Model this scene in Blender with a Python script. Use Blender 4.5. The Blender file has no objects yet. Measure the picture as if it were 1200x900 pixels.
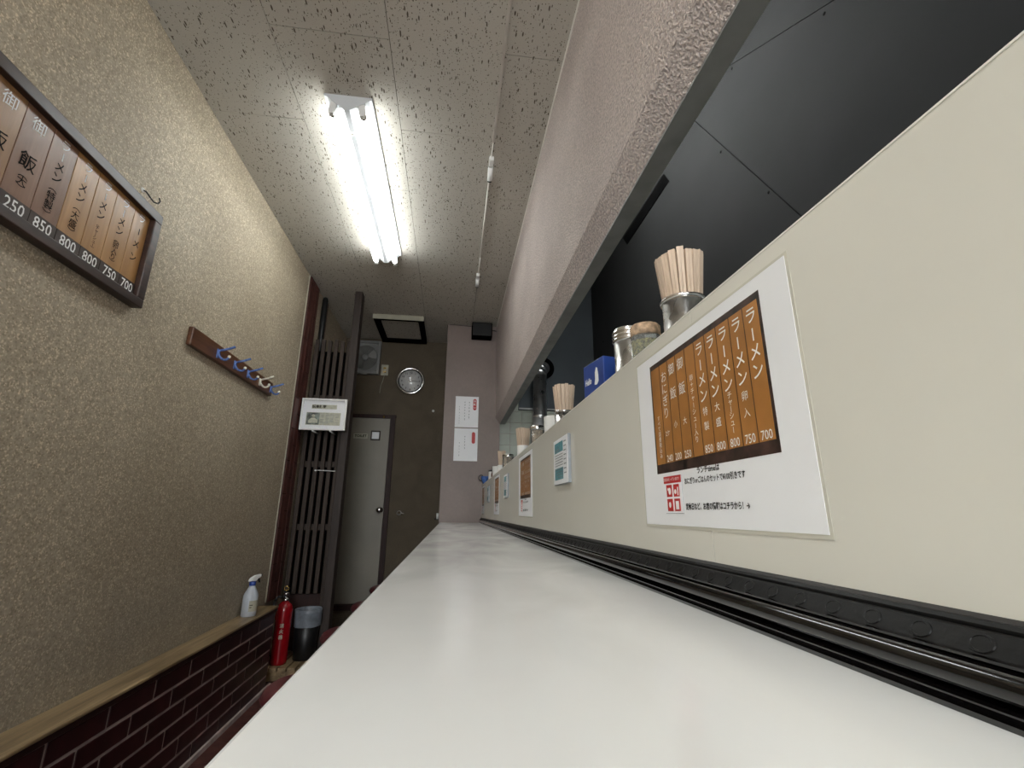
import bpy, bmesh, math, random
from mathutils import Vector, Matrix
random.seed(7)
S = bpy.context.scene
C = S.collection
PI = math.pi

# ------------------------------------------------------------------ camera
cam_d = bpy.data.cameras.new('camera'); cam = bpy.data.objects.new('camera', cam_d); C.objects.link(cam)
YAW, PIT, ROL = 0.12527, 0.26895, 0.00821
_f = Vector((math.sin(YAW)*math.cos(PIT), math.cos(YAW)*math.cos(PIT), math.sin(PIT)))
_r = Vector((math.cos(YAW), -math.sin(YAW), 0)); _u = _r.cross(_f)
_r2 = math.cos(ROL)*_r + math.sin(ROL)*_u; _u2 = -math.sin(ROL)*_r + math.cos(ROL)*_u
M = Matrix((_r2, _u2, -_f)).transposed().to_4x4(); M.translation = (0, 0, 1.05)
cam.matrix_world = M
cam_d.sensor_width = 36; cam_d.lens = 36*545/1200; cam_d.clip_start = 0.02
S.camera = cam
# ------------------------------------------------------------------ world, exposure
w = bpy.data.worlds.new('world'); S.world = w; w.use_nodes = True
w.node_tree.nodes['Background'].inputs[0].default_value = (.75, .8, .9, 1)
w.node_tree.nodes['Background'].inputs[1].default_value = 0.3
S.view_settings.view_transform = 'Standard'; S.view_settings.look = 'None'
S.view_settings.gamma = 1; S.view_settings.use_curve_mapping = False
S.view_settings.exposure = 1.05
wl = bpy.data.lights.new('entrance_daylight', 'AREA'); wl.shape = 'RECTANGLE'; wl.size = 1.5; wl.size_y = 1.7; wl.energy = 45; wl.color = (.93, .97, 1)
wo = bpy.data.objects.new('entrance_daylight', wl); C.objects.link(wo); wo.location = (-.35, -3.04, 1.55); wo.rotation_euler = (PI/2, 0, 0)
S.cycles.use_denoising = True
S.cycles.max_bounces = 8
S.cycles.sample_clamp_indirect = 6
TUBE = 13.0           # radiance of the customers' fluorescent tubes
KTUBE = 26.0          # unseen kitchen fixtures

# ------------------------------------------------------------------ materials
MATS = {}
def nt(name):
    m = bpy.data.materials.new(name); m.use_nodes = True
    t = m.node_tree; b = t.nodes['Principled BSDF']
    MATS[name] = m
    return m, t, b
def N(t, typ, **kw):
    n = t.nodes.new(typ)
    for k, v in kw.items():
        if k in n.inputs: n.inputs[k].default_value = v
        else: setattr(n, k, v)
    return n
def coords(t, scale=(1, 1, 1), rot=(0, 0, 0)):
    c = N(t, 'ShaderNodeTexCoord'); m = N(t, 'ShaderNodeMapping')
    m.inputs['Scale'].default_value = scale; m.inputs['Rotation'].default_value = rot
    t.links.new(c.outputs['Object'], m.inputs[0]); return m.outputs[0]
def ramp(t, fac, stops):
    r = N(t, 'ShaderNodeValToRGB'); e = r.color_ramp.elements
    while len(e) < len(stops): e.new(0.5)
    for el, (p, c) in zip(e, stops):
        el.position = p; el.color = (*c, 1) if len(c) == 3 else c
    t.links.new(fac, r.inputs[0]); return r.outputs[0]
def mixc(t, fac, a, b, mode='MIX'):
    m = N(t, 'ShaderNodeMix', data_type='RGBA', blend_type=mode)
    for s, v in ((0, fac), (6, a), (7, b)):
        if hasattr(v, 'links'): t.links.new(v, m.inputs[s])
        elif s == 0: m.inputs[0].default_value = v
        else: m.inputs[s].default_value = (*v, 1)
    return m.outputs[2]
def bump(t, b, h, strength=.3, dist=.002):
    n = N(t, 'ShaderNodeBump'); n.inputs['Strength'].default_value = strength; n.inputs['Distance'].default_value = dist
    t.links.new(h, n.inputs['Height']); t.links.new(n.outputs[0], b.inputs['Normal'])
def flat(name, col, rough=.5, metal=0, var=.06, vs=12, bp=0, bs=200, coat=0, spec=.5, aniso=None):
    m, t, b = nt(name)
    co = coords(t, aniso or (1, 1, 1))
    n = N(t, 'ShaderNodeTexNoise', Scale=vs, Detail=4.0); t.links.new(co, n.inputs[0])
    lo = tuple(c*(1-var*2) for c in col); hi = tuple(min(1, c*(1+var*2)) for c in col)
    t.links.new(ramp(t, n.outputs[0], [(.3, lo), (.7, hi)]), b.inputs['Base Color'])
    b.inputs['Roughness'].default_value = rough; b.inputs['Metallic'].default_value = metal
    b.inputs['Specular IOR Level'].default_value = spec
    if coat: b.inputs['Coat Weight'].default_value = coat; b.inputs['Coat Roughness'].default_value = .05
    if bp:
        n2 = N(t, 'ShaderNodeTexNoise', Scale=bs, Detail=3.0); t.links.new(co, n2.inputs[0])
        bump(t, b, n2.outputs[0], bp)
    return m
def emis(name, col, s):
    m, t, b = nt(name)
    b.inputs['Base Color'].default_value = (.9, .9, .9, 1)
    b.inputs['Emission Color'].default_value = (*col, 1); b.inputs['Emission Strength'].default_value = s
    return m
def wood(name, dark, light, axis=1, rough=.5, scale=3, bp=.15, spec=.5):
    m, t, b = nt(name)
    sc = [14*scale]*3; sc[axis] = 1.2*scale
    co = coords(t, sc)
    n = N(t, 'ShaderNodeTexNoise', Scale=1.0, Detail=6.0, Distortion=.6); n.inputs['Roughness'].default_value = .62
    t.links.new(co, n.inputs[0])
    t.links.new(ramp(t, n.outputs[0], [(.3, dark), (.7, light)]), b.inputs['Base Color'])
    b.inputs['Roughness'].default_value = rough; b.inputs['Specular IOR Level'].default_value = spec
    bump(t, b, n.outputs[0], bp, .001)
    return m

def wall_chip():
    m, t, b = nt('chip_wallpaper')
    co = coords(t)
    v = N(t, 'ShaderNodeTexVoronoi', Scale=210.0); t.links.new(co, v.inputs[0])
    sep = N(t, 'ShaderNodeSeparateColor'); t.links.new(v.outputs['Color'], sep.inputs[0])
    big = N(t, 'ShaderNodeTexNoise', Scale=1.6, Detail=5.0); t.links.new(co, big.inputs[0])
    med = N(t, 'ShaderNodeTexNoise', Scale=55.0, Detail=4.0); t.links.new(co, med.inputs[0])
    base = ramp(t, big.outputs[0], [(.3, (.375, .31, .225)), (.7, (.47, .40, .30))])
    c1 = ramp(t, sep.outputs[0], [(0, (.66, .64, .6)), (.25, (.86, .85, .83)), (.82, (1.0, 1.0, 1.0)), (.87, (1.3, 1.3, 1.27)), (1, (1.5, 1.5, 1.45))])
    c2 = ramp(t, med.outputs[0], [(.3, (.8, .8, .8)), (.7, (1.15, 1.15, 1.15))])
    a = mixc(t, 1.0, base, c1, 'MULTIPLY'); a = mixc(t, .8, a, c2, 'MULTIPLY')
    # grey scuffing just above the ledge
    pos = N(t, 'ShaderNodeSeparateXYZ'); t.links.new(co, pos.inputs[0])
    mr = N(t, 'ShaderNodeMapRange'); mr.inputs[1].default_value = .46; mr.inputs[2].default_value = .85; mr.inputs[3].default_value = .75; mr.inputs[4].default_value = 0
    t.links.new(pos.outputs[2], mr.inputs[0])
    st = N(t, 'ShaderNodeTexNoise', Scale=5.0, Detail=6.0); t.links.new(co, st.inputs[0])
    mul = N(t, 'ShaderNodeMath', operation='MULTIPLY'); t.links.new(mr.outputs[0], mul.inputs[0]); t.links.new(st.outputs[0], mul.inputs[1])
    a = mixc(t, mul.outputs[0], a, (.2, .18, .15))
    t.links.new(a, b.inputs['Base Color']); b.inputs['Roughness'].default_value = .62
    bump(t, b, sep.outputs[0], .35, .0015)
    return m
def wall_brown():
    m, t, b = nt('brown_sand_wall'); co = coords(t)
    v = N(t, 'ShaderNodeTexNoise', Scale=160.0, Detail=3.0); t.links.new(co, v.inputs[0])
    g = N(t, 'ShaderNodeTexNoise', Scale=4.0, Detail=7.0, Distortion=1.2); t.links.new(co, g.inputs[0])
    a = mixc(t, 1.0, ramp(t, g.outputs[0], [(.3, (.086, .067, .044)), (.7, (.118, .092, .061))]), ramp(t, v.outputs[0], [(.35, (.7, .7, .7)), (.7, (1.35, 1.33, 1.3))]), 'MULTIPLY')
    t.links.new(a, b.inputs['Base Color']); b.inputs['Roughness'].default_value = .8
    bump(t, b, v.outputs[0], .3, .001); return m
def plaster(name, c0, c1, strength, sc=90):
    m, t, b = nt(name); co = coords(t)
    g = N(t, 'ShaderNodeTexNoise', Scale=3.0, Detail=4.0); t.links.new(co, g.inputs[0])
    v = N(t, 'ShaderNodeTexNoise', Scale=float(sc), Detail=3.0); t.links.new(co, v.inputs[0])
    a = mixc(t, 1.0, ramp(t, g.outputs[0], [(.3, c0), (.7, c1)]), ramp(t, v.outputs[0], [(.35, (1-.3*strength,)*3), (.65, (1+.2*strength,)*3)]), 'MULTIPLY')
    t.links.new(a, b.inputs['Base Color'])
    b.inputs['Roughness'].default_value = .45
    bump(t, b, v.outputs[0], strength, .012); return m
def ceiling_mat():
    m, t, b = nt('fissured_ceiling_board')
    def pits(scale, vs, thr0, amt, dist):
        co = coords(t, scale)
        wn = N(t, 'ShaderNodeTexNoise', Scale=40.0, Detail=2.0); t.links.new(co, wn.inputs[0])
        add = N(t, 'ShaderNodeVectorMath', operation='MULTIPLY_ADD'); t.links.new(wn.outputs[1], add.inputs[0]); add.inputs[1].default_value = (dist,)*3; t.links.new(co, add.inputs[2])
        v = N(t, 'ShaderNodeTexVoronoi', Scale=float(vs)); t.links.new(add.outputs[0], v.inputs[0])
        sep = N(t, 'ShaderNodeSeparateColor'); t.links.new(v.outputs['Color'], sep.inputs[0])
        thr = N(t, 'ShaderNodeMapRange'); thr.inputs[1].default_value = thr0; thr.inputs[2].default_value = 1; thr.inputs[3].default_value = 0; thr.inputs[4].default_value = amt
        t.links.new(sep.outputs[0], thr.inputs[0])
        sub = N(t, 'ShaderNodeMath', operation='SUBTRACT'); t.links.new(thr.outputs[0], sub.inputs[0]); t.links.new(v.outputs['Distance'], sub.inputs[1])
        pit = N(t, 'ShaderNodeMapRange'); pit.inputs[1].default_value = -.01; pit.inputs[2].default_value = .06; t.links.new(sub.outputs[0], pit.inputs[0])
        return pit.outputs[0]
    p1 = pits((1, .3, 1), 120, .55, .42, .006); p2 = pits((1, .8, 1), 165, .42, .40, .003)
    mx = N(t, 'ShaderNodeMath', operation='MAXIMUM'); t.links.new(p1, mx.inputs[0]); t.links.new(p2, mx.inputs[1])
    g = N(t, 'ShaderNodeTexNoise', Scale=300.0, Detail=2.0); t.links.new(coords(t), g.inputs[0])
    base = ramp(t, g.outputs[0], [(.3, (.46, .43, .375)), (.7, (.52, .49, .43))])
    a = mixc(t, mx.outputs[0], base, (.10, .078, .055))
    t.links.new(a, b.inputs['Base Color']); b.inputs['Roughness'].default_value = .85
    inv = N(t, 'ShaderNodeMath', operation='SUBTRACT'); inv.inputs[0].default_value = 1; t.links.new(mx.outputs[0], inv.inputs[1])
    bump(t, b, inv.outputs[0], .5, .002); return m
def counter_mat():
    m, t, b = nt('white_laminate'); co = coords(t, (1, .5, 1))
    n = N(t, 'ShaderNodeTexNoise', Scale=7.0, Detail=6.0, Distortion=.8); t.links.new(co, n.inputs[0])
    t.links.new(ramp(t, n.outputs[0], [(.3, (.76, .765, .76)), (.7, (.81, .815, .81))]), b.inputs['Base Color'])
    t.links.new(ramp(t, n.outputs[0], [(.3, (.13,)*3), (.7, (.22,)*3)]), b.inputs['Roughness'])
    return m
def steel(name, col=(.62, .6, .57), rough=.28):
    m, t, b = nt(name); n = N(t, 'ShaderNodeTexNoise', Scale=14.0, Detail=3.0); t.links.new(coords(t), n.inputs[0])
    t.links.new(ramp(t, n.outputs[0], [(.3, (rough*.85,)*3), (.7, (rough*1.2,)*3)]), b.inputs['Roughness'])
    b.inputs['Base Color'].default_value = (*col, 1); b.inputs['Metallic'].default_value = 1; return m
def pane_mat():
    m, t, b = nt('clear_pane')
    out = t.nodes['Material Output']; tr = N(t, 'ShaderNodeBsdfTransparent'); gl = N(t, 'ShaderNodeBsdfGlossy'); gl.inputs['Roughness'].default_value = .05
    mx = N(t, 'ShaderNodeMixShader'); mx.inputs[0].default_value = .07
    t.links.new(tr.outputs[0], mx.inputs[1]); t.links.new(gl.outputs[0], mx.inputs[2]); t.links.new(mx.outputs[0], out.inputs[0])
    return m
chip = wall_chip(); brown = wall_brown(); ceilm = ceiling_mat(); lam = counter_mat(); pane = pane_mat()
pinkbeam = plaster('pink_beam_plaster', (.53, .445, .415), (.63, .54, .50), 1.0, 150)
pinkwall = plaster('mauve_wall_paint', (.19, .145, .128), (.225, .175, .155), .12, 40)
cream = flat('cream_melamine', (.70, .685, .62), .25, var=.015, vs=3)
creamtop = flat('cream_edge_band', (.82, .80, .74), .4, var=.02)
gap = flat('dark_joint', (.03, .025, .02), .8)
railm = flat('black_gloss_rail', (.003, .0025, .0025), .09, var=.2, bp=.02, bs=60, coat=.3)
railtop = flat('black_worn_rail', (.004, .0038, .0038), .42, spec=.25, var=.3, bp=.12, bs=160)
dustm = flat('grey_caulk', (.022, .02, .019), .5, var=.2)
ledgew = wood('worn_bench_wood', (.085, .055, .026), (.42, .30, .165), 1, .4, 1.6, .2)
boardw = wood('dark_frame_wood', (.016, .007, .005), (.055, .026, .018), 1, .4, 3)
plaques = [wood('menu_wood_%d' % i, d, l, 2, .3, 2.2, .06) for i, (d, l) in enumerate([((.30, .15, .05), (.46, .25, .095)), ((.23, .12, .05), (.36, .20, .095)), ((.17, .085, .048), (.26, .14, .085))])]
railw = wood('hook_board_wood', (.05, .018, .008), (.15, .06, .026), 1, .35, 3)
latw = wood('smoked_lattice_wood', (.022, .015, .011), (.062, .043, .033), 2, .6, 3, .15, .3)
redw = wood('reddish_frame_wood', (.016, .005, .004), (.036, .013, .010), 2, .55, 3, .15, .3)
postw = wood('grey_brown_post_wood', (.016, .010, .008), (.046, .032, .026), 2, .55, 2, .15, .35)
chopw = wood('pale_chopstick_wood', (.44, .33, .24), (.68, .54, .42), 2, .6, 8, .1)
brickm = flat('maroon_glazed_brick', (.032, .006, .007), .38, var=.3, vs=9, bp=.1, bs=120)
brickr = flat('red_pilaster_brick', (.075, .020, .014), .55, var=.2, vs=9, bp=.1, bs=120)
mortar = flat('grey_mortar', (.42, .34, .31), .9, var=.15)
darkmort = flat('dark_mortar', (.05, .018, .014), .9, var=.15)
floort = flat('oxblood_floor_tile', (.085, .03, .024), .45, var=.2, vs=20)
doorm = flat('grey_beige_door', (.235, .215, .175), .45, var=.03, vs=4)
white = flat('white_plastic', (.78, .78, .76), .35, var=.02)
paper = flat('white_paper', (.86, .87, .90), .55, var=.015, vs=5)
lamf = flat('laminate_film', (.60, .585, .51), .15, var=.02)
black = flat('black_plastic', (.006, .006, .0065), .4, var=.2)
vblack = flat('matt_black', (.002, .002, .002), .9, var=.2, spec=.02)
hoodd = flat('charcoal_panel', (.017, .0175, .0175), .8, var=.06, vs=3, spec=.12)
hoodb = flat('blue_grey_panel', (.036, .044, .05), .65, var=.08, vs=3, spec=.3)
stripg = flat('grey_edge_trim', (.22, .225, .215), .5, var=.08)
tilem = flat('pale_green_tile', (.42, .45, .40), .2, var=.06, vs=8)
chrome = steel('chrome', (.8, .8, .8), .1); steelm = steel('brushed_steel')
ductm = steel('duct_steel', (.75, .75, .75), .3)
blue = flat('blue_card', (.018, .055, .27), .4, var=.08)
bluehook = flat('blue_enamel', (.10, .17, .42), .25, var=.08)
whitehook = flat('cream_enamel', (.75, .72, .62), .25, var=.03)
redx = flat('extinguisher_red', (.24, .003, .007), .22, var=.06, coat=.4)
stoolm = flat('maroon_vinyl', (.10, .022, .026), .33, var=.12, vs=30, bp=.05)
labelm = flat('cream_label', (.42, .40, .31), .5, var=.05)
brass = steel('brass', (.75, .52, .18), .25)
inkw = flat('white_ink', (.85, .85, .83), .5, var=0, spec=.1); inkb = flat('black_ink', (.008, .007, .006), .6, var=0, spec=.05)
inkbr = flat('printed_brown', (.36, .155, .035), .4, var=.08, vs=20); inkdk = flat('printed_dark_wood', (.035, .018, .014), .4, var=.5, vs=60)
inkln = flat('printed_line', (.07, .025, .01), .4, var=0); inkred = flat('printed_red', (.45, .018, .018), .45, var=.05)
inkteal = flat('printed_teal', (.12, .33, .38), .45, var=.15, vs=80); inkgrey = flat('printed_grey', (.22, .24, .26), .5, var=.1)
newsm = flat('newsprint', (.5, .5, .40), .6, var=.08, vs=60); inkpic = flat('press_photo', (.09, .11, .10), .6, var=.9, vs=35)
stripm = flat('smoky_price_strip', (.075, .06, .055), .25, var=.1)
bagm = flat('frosted_bag', (.17, .19, .22), .35, var=.12, vs=30, bp=.3, bs=40)
herbs = flat('dried_herbs', (.24, .21, .07), .8, var=.6, vs=180)
weave = flat('woven_lid', (.42, .29, .19), .7, var=.25, vs=120, bp=.5, bs=260)
cloth = flat('blue_cloth', (.05, .12, .34), .7, var=.15, vs=40)
m, t, b = nt('clear_glass'); b.inputs['Transmission Weight'].default_value = .9; b.inputs['Roughness'].default_value = .03; b.inputs['Base Color'].default_value = (.93, .95, .93, 1); b.inputs['IOR'].default_value = 1.15
glass = m
m, t, b = nt('milky_bottle'); b.inputs['Base Color'].default_value = (.62, .66, .72, 1); b.inputs['Roughness'].default_value = .3; b.inputs['Transmission Weight'].default_value = .25
milky = m
tube = emis('fluorescent_tube', (.955, 1, .985), TUBE); tube2 = emis('entrance_tube', (.955, 1, .985), TUBE*3.3); ktube = emis('kitchen_tube', (.955, 1, .985), KTUBE)
fixw = flat('fixture_white', (.62, .64, .66), .35, var=.01)

# ------------------------------------------------------------------ mesh helpers (all in world coordinates)
class MB:
    def __init__(s): s.bm = bmesh.new()
    def box(s, x0, x1, y0, y1, z0, z1, mtx=None):
        v = [s.bm.verts.new(p) for p in ((x0, y0, z0), (x1, y0, z0), (x1, y1, z0), (x0, y1, z0), (x0, y0, z1), (x1, y0, z1), (x1, y1, z1), (x0, y1, z1))]
        if mtx:
            for q in v: q.co = mtx @ q.co
        for f in ((0, 3, 2, 1), (4, 5, 6, 7), (0, 1, 5, 4), (1, 2, 6, 5), (2, 3, 7, 6), (3, 0, 4, 7)): s.bm.faces.new([v[i] for i in f])
        return s
    def prism(s, pts, vec):            # closed outline pts extruded by vec
        vec = Vector(vec); a = [s.bm.verts.new(p) for p in pts]; b = [s.bm.verts.new(Vector(p)+vec) for p in pts]; n = len(pts)
        s.bm.faces.new(a); s.bm.faces.new(b[::-1])
        for i in range(n): s.bm.faces.new((a[i], b[i], b[(i+1) % n], a[(i+1) % n]))
        return s
    def strip(s, pts, vec):            # open profile extruded
        vec = Vector(vec); a = [s.bm.verts.new(p) for p in pts]; b = [s.bm.verts.new(Vector(p)+vec) for p in pts]
        for i in range(len(pts)-1): s.bm.faces.new((a[i], b[i], b[i+1], a[i+1]))
        return s
    def tube(s, p0, p1, r0, r1=None, n=16, caps=True):
        r1 = r0 if r1 is None else r1
        p0, p1 = Vector(p0), Vector(p1); q = (p1-p0).to_track_quat('Z', 'Y'); L = (p1-p0).length
        A = [s.bm.verts.new(p0 + q @ Vector((r0*math.cos(2*PI*i/n), r0*math.sin(2*PI*i/n), 0))) for i in range(n)]
        B = [s.bm.verts.new(p0 + q @ Vector((r1*math.cos(2*PI*i/n), r1*math.sin(2*PI*i/n), L))) for i in range(n)]
        for i in range(n): s.bm.faces.new((A[i], A[(i+1) % n], B[(i+1) % n], B[i])).smooth = True
        if caps: s.bm.faces.new(A[::-1]); s.bm.faces.new(B)
        return s
    def path(s, pts, r, n=8):
        for a, b in zip(pts, pts[1:]): s.tube(a, b, r, n=n)
        return s
    def lathe(s, c, prof, n=28, axis='Z', smooth=True, wob=None, cap=True):
        c = Vector(c); rings = []
        for k, (r, h) in enumerate(prof):
            ring = []
            for i in range(n):
                a = 2*PI*i/n; rr = r*(1+(wob(k, a) if wob else 0)); x, y = rr*math.cos(a), rr*math.sin(a)
                p = (x, y, h) if axis == 'Z' else ((x, h, y) if axis == 'Y' else (h, x, y))
                ring.append(s.bm.verts.new(c+Vector(p)))
            rings.append(ring)
        for A, B in zip(rings, rings[1:]):
            for i in range(n): s.bm.faces.new((A[i], A[(i+1) % n], B[(i+1) % n], B[i])).smooth = smooth
        if cap and prof[0][0] > 0: s.bm.faces.new(rings[0][::-1])
        if cap and prof[-1][0] > 0: s.bm.faces.new(rings[-1])
        return s
    def quad(s, *p): s.bm.faces.new([s.bm.verts.new(q) for q in p]); return s
    def build(s, name, mat, parent=None, bevel=0, smooth=False):
        me = bpy.data.meshes.new(name); bmesh.ops.recalc_face_normals(s.bm, faces=s.bm.faces[:])
        if parent is not None:
            w = world_loc(parent)
            bmesh.ops.translate(s.bm, verts=s.bm.verts[:], vec=-w)
        s.bm.to_mesh(me); s.bm.free(); me.materials.append(mat)
        o = bpy.data.objects.new(name, me); C.objects.link(o)
        if parent is not None: o.parent = parent
        if bevel:
            md = o.modifiers.new('bevel', 'BEVEL'); md.width = bevel; md.segments = 2; md.limit_method = 'ANGLE'
        return o
def world_loc(o):
    v = Vector(o.location)
    while o.parent: o = o.parent; v += Vector(o.location)
    return v
def tag(o, label, cat=None, group=None):
    o['label'] = label
    if cat: o['category'] = cat
    if group: o['group'] = group
    return o
def thing(name, label, cat, loc, group=None):
    o = bpy.data.objects.new(name, None); o.empty_display_size = .05; C.objects.link(o); o.location = loc
    return tag(o, label, cat, group)
def structure(o): o['kind'] = 'structure'; return o
def dup(root, off=(0, 0, 0), label=None, group=None):
    def rec(o, par):
        c = o.copy(); C.objects.link(c)
        if par: c.parent = par
        for ch in list(o.children): rec(ch, c)
        return c
    r = rec(root, None); r.location = Vector(root.location)+Vector(off)
    if label: r['label'] = label
    if group: r['group'] = group
    return r
def write(mb, s, pos, right, up, size, ax='CENTER', ay='CENTER', line=1.0, bold=0.0, sx=1.0, spc=1.0):
    cu = bpy.data.curves.new('txt', 'FONT'); cu.body = s; cu.size = size; cu.align_x = ax; cu.align_y = ay; cu.resolution_u = 2
    cu.space_line = line; cu.offset = bold*size; cu.space_character = spc
    o = bpy.data.objects.new('txt', cu); C.objects.link(o)
    dg = bpy.context.evaluated_depsgraph_get(); me = bpy.data.meshes.new_from_object(o.evaluated_get(dg))
    R_, U_ = Vector(right), Vector(up); P = Vector(pos)
    vs = [mb.bm.verts.new(P + R_*(v.co.x*sx) + U_*v.co.y) for v in me.vertices]
    for p in me.polygons:
        try: mb.bm.faces.new([vs[i] for i in p.vertices])
        except ValueError: pass
    bpy.data.objects.remove(o); bpy.data.curves.remove(cu); bpy.data.meshes.remove(me)
def column(mb, s, pos, right, up, size, pitch, sx=1.0, bold=0.0):     # vertical writing, one glyph under another
    P = Vector(pos); U_ = Vector(up)
    for i, ch in enumerate(s):
        if ch == ' ': continue
        if ch in 'ー':
            q = P - U_*(i*pitch); Rv = Vector(right)
            h, t_ = size*.36, size*.045*(1+bold*20)
            mb.quad(q-Rv*t_-U_*h, q+Rv*t_-U_*h, q+Rv*t_+U_*h, q-Rv*t_+U_*h)
        elif ch in '(（': write(mb, '︵', P-U_*(i*pitch), right, up, size, sx=sx, bold=bold)
        elif ch in ')）': write(mb, '︶', P-U_*(i*pitch), right, up, size, sx=sx, bold=bold)
        else: write(mb, ch, P-U_*(i*pitch), right, up, size, sx=sx, bold=bold)

CZ = 2.853          # customers' ceiling
BY = 4.90           # back wall
# ================================================================== SETTING
fl = structure(MB().box(-1.25, 1.85, -3.1, 5.0, -.06, -.006).build('floor', darkmort))
tl = MB().box(-.098, .098, -.098, .098, -.006, 0).build('floor_tile', floort, fl, bevel=.001)
me_t = tl.data; first = True
for i in range(5):
    for j in range(13):
        o = tl if first else tl.copy(); first = False
        if o is not tl: C.objects.link(o)
        o.location = (-.97+i*.2, 2.2+j*.2, 0)
structure(MB().box(-1.30, -1.185, -3.1, BY+.1, 0, CZ+.05).build('wall_left', chip))
structure(MB().box(-1.185, -.098, BY, BY+.1, 0, CZ+.05).build('wall_back', brown))
structure(MB().box(-1.30, 1.85, -3.2, -3.1, 0, 3.1).build('wall_front', chip))
structure(MB().box(1.75, 1.85, -3.1, 5.0, 0, 3.1).build('wall_right', tilem))
pil = structure(MB().box(-.098, .434, 4.36, BY+.1, 0, CZ+.05).build('wall_pillar', pinkwall))
ce = structure(MB().box(-1.30, .46, -3.1, BY+.1, CZ+.006, CZ+.08).build('ceiling', gap))
structure(MB().box(.40, 1.85, -3.1, 5.0, 3.05, 3.12).build('ceiling_kitchen', hoodd))
# ceiling boards, 455 x 910 mm in running bond
bx = [-1.185, -.77, -.316, .143, .391]
for c in range(4):
    y = (1.923 if c % 2 == 0 else 1.467) - .91*6
    while y < BY:
        y0, y1 = max(y, -3.1), min(y+.91, BY)
        if y1 > y0+.02:
            MB().box(bx[c]+.0012, bx[c+1]-.0012, y0+.0012, y1-.0012, CZ, CZ+.006).build('ceiling_board', ceilm, ce)
        y += .91
# dropped beam over the counter
beam = MB().prism([(.392, -3.1, 1.925), (.434, -3.1, 1.864), (.480, -3.1, 1.866), (.480, -3.1, 3.06), (.392, -3.1, 3.06)], (0, 7.46, 0))
structure(beam.build('wall_beam', pinkbeam))
structure(MB().prism([(.4345, -3.1, 1.8635), (.4345, -3.1, 1.858), (.484, -3.1, 1.858), (.484, -3.1, 1.8655)], (0, 7.46, 0)).build('trim_beam', stripg))
structure(MB().box(.386, .392, -3.1, 4.36, CZ-.004, CZ).build('trim_ceiling', creamtop))
structure(MB().box(-1.185, -1.180, 3.512, 3.520, .462, CZ).build('trim_wall', labelm))
structure(MB().box(-1.066, -1.054, -1, 3.42, 0, .022).build('baseboard_left', mortar))
# kitchen end wall with tiles
kw = structure(MB().box(.434, 1.75, 4.51, 4.60, 0, 3.05).build('wall_kitchen', mortar))
t0 = MB().box(-.0545, .0545, 4.502, 4.512, -.0545, .0545).build('wall_tile', tilem, kw, bevel=.002)
for i in range(9):
    for j in range(9):
        o = t0 if (i, j) == (0, 0) else t0.copy()
        if o is not t0: C.objects.link(o)
        o.location = (.4945+i*.112, 0, 1.175+j*.112)
# charcoal bulkhead / hood panels above the kitchen
bh = structure(MB().box(1.105, 1.20, -3.0, 3.45, 1.80, 3.05).build('wall_bulkhead', vblack))
def hood_panel(pts): MB().prism([(1.097, y, z) for y, z in pts], (.006, 0, 0)).build('hood_panel', hoodd, bh)
g_ = .0022
s1 = lambda z: .923+(z-2.563)/.649
s2 = lambda z: 1.188+(z-1.989)/1.724
SL = [(2.00, 2.775), (2.62, 2.775), (2.68, 2.86), (2.05, 2.86)]
hood_panel([(3.449, 1.80), (3.449, 3.049), (s2(3.049)+g_, 3.049), (s2(1.80)+g_, 1.80)])
hood_panel([(s2(1.80)-g_, 1.80), (s2(3.049)-g_, 3.049), (s1(3.049)+g_, 3.049), (s1(1.80)+g_, 1.80)])
hood_panel([(s1(1.80)-g_*1.5, 1.80), (s1(3.049)-g_*1.5, 3.049), (-3.0, 3.049), (-3.0, 1.80)])
MB().prism([(1.093, y, z) for y, z in SL], (.005, 0, 0)).build('vent_slot', vblack, bh)
for y, z in ((.964, 2.562), (1.403, 2.853), (1.546, 2.56), (1.312, 2.175), (2.047, 2.790), (2.6, 2.80), (3.2, 2.3), (3.1, 1.98)):
    MB().lathe((1.0965, y, z), [(.0, -.001), (.005, -.0008), (.006, .001)], 10, 'X').build('screw', vblack, bh)
bb = structure(MB().box(.49, 1.10, 3.45, 3.49, 1.81, 3.05).build('wall_hood', hoodb))
MB().box(.49, 1.10, 3.444, 3.45, 1.81, 1.822).build('edge_strip', stripg, bb)

# door to the toilet
dr = structure(MB().box(-1.095, -.655, 4.872, 4.897, .215, 1.975).build('door_1', doorm, bevel=.002))
structure(MB().box(-1.185, -.60, 4.868, 4.90, 1.978, 2.015).build('trim_1', redw))
structure(MB().box(-.652, -.605, 4.865, 4.90, .20, 1.978).build('trim_2', redw))
structure(MB().box(-1.120, -1.098, 4.865, 4.90, .20, 1.978).build('trim_3', doorm))
structure(MB().box(-1.185, -.60, 4.80, 4.90, .17, .212).build('trim_4', redw))
structure(MB().box(-1.185, -.60, 4.83, 4.90, 0, .17).build('baseboard_back', brown))
kn = MB().lathe((-.690, 4.872, 1.06), [(.032, 0), (.032, -.006), (.012, -.012), (.012, -.03), (.024, -.04), (.029, -.055), (.022, -.068), (0, -.07)], 20, 'Y').build('door_handle', chrome, dr)
sg = MB().box(-1.008, -.868, 4.869, 4.872, 1.762, 1.812).build('sign_plate', labelm, dr)
mb = MB(); write(mb, 'TOILET', (-.938, 4.8685, 1.787), (1, 0, 0), (0, 0, 1), .036, bold=.03); mb.build('lettering', inkb, sg)
wp = MB().box(-.838, -.742, 4.866, 4.872, 1.745, 1.845).build('window_plate', latw, dr); MB().box(-.825, -.755, 4.863, 4.8665, 1.76, 1.83).build('window_pane', paper, wp)
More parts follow.
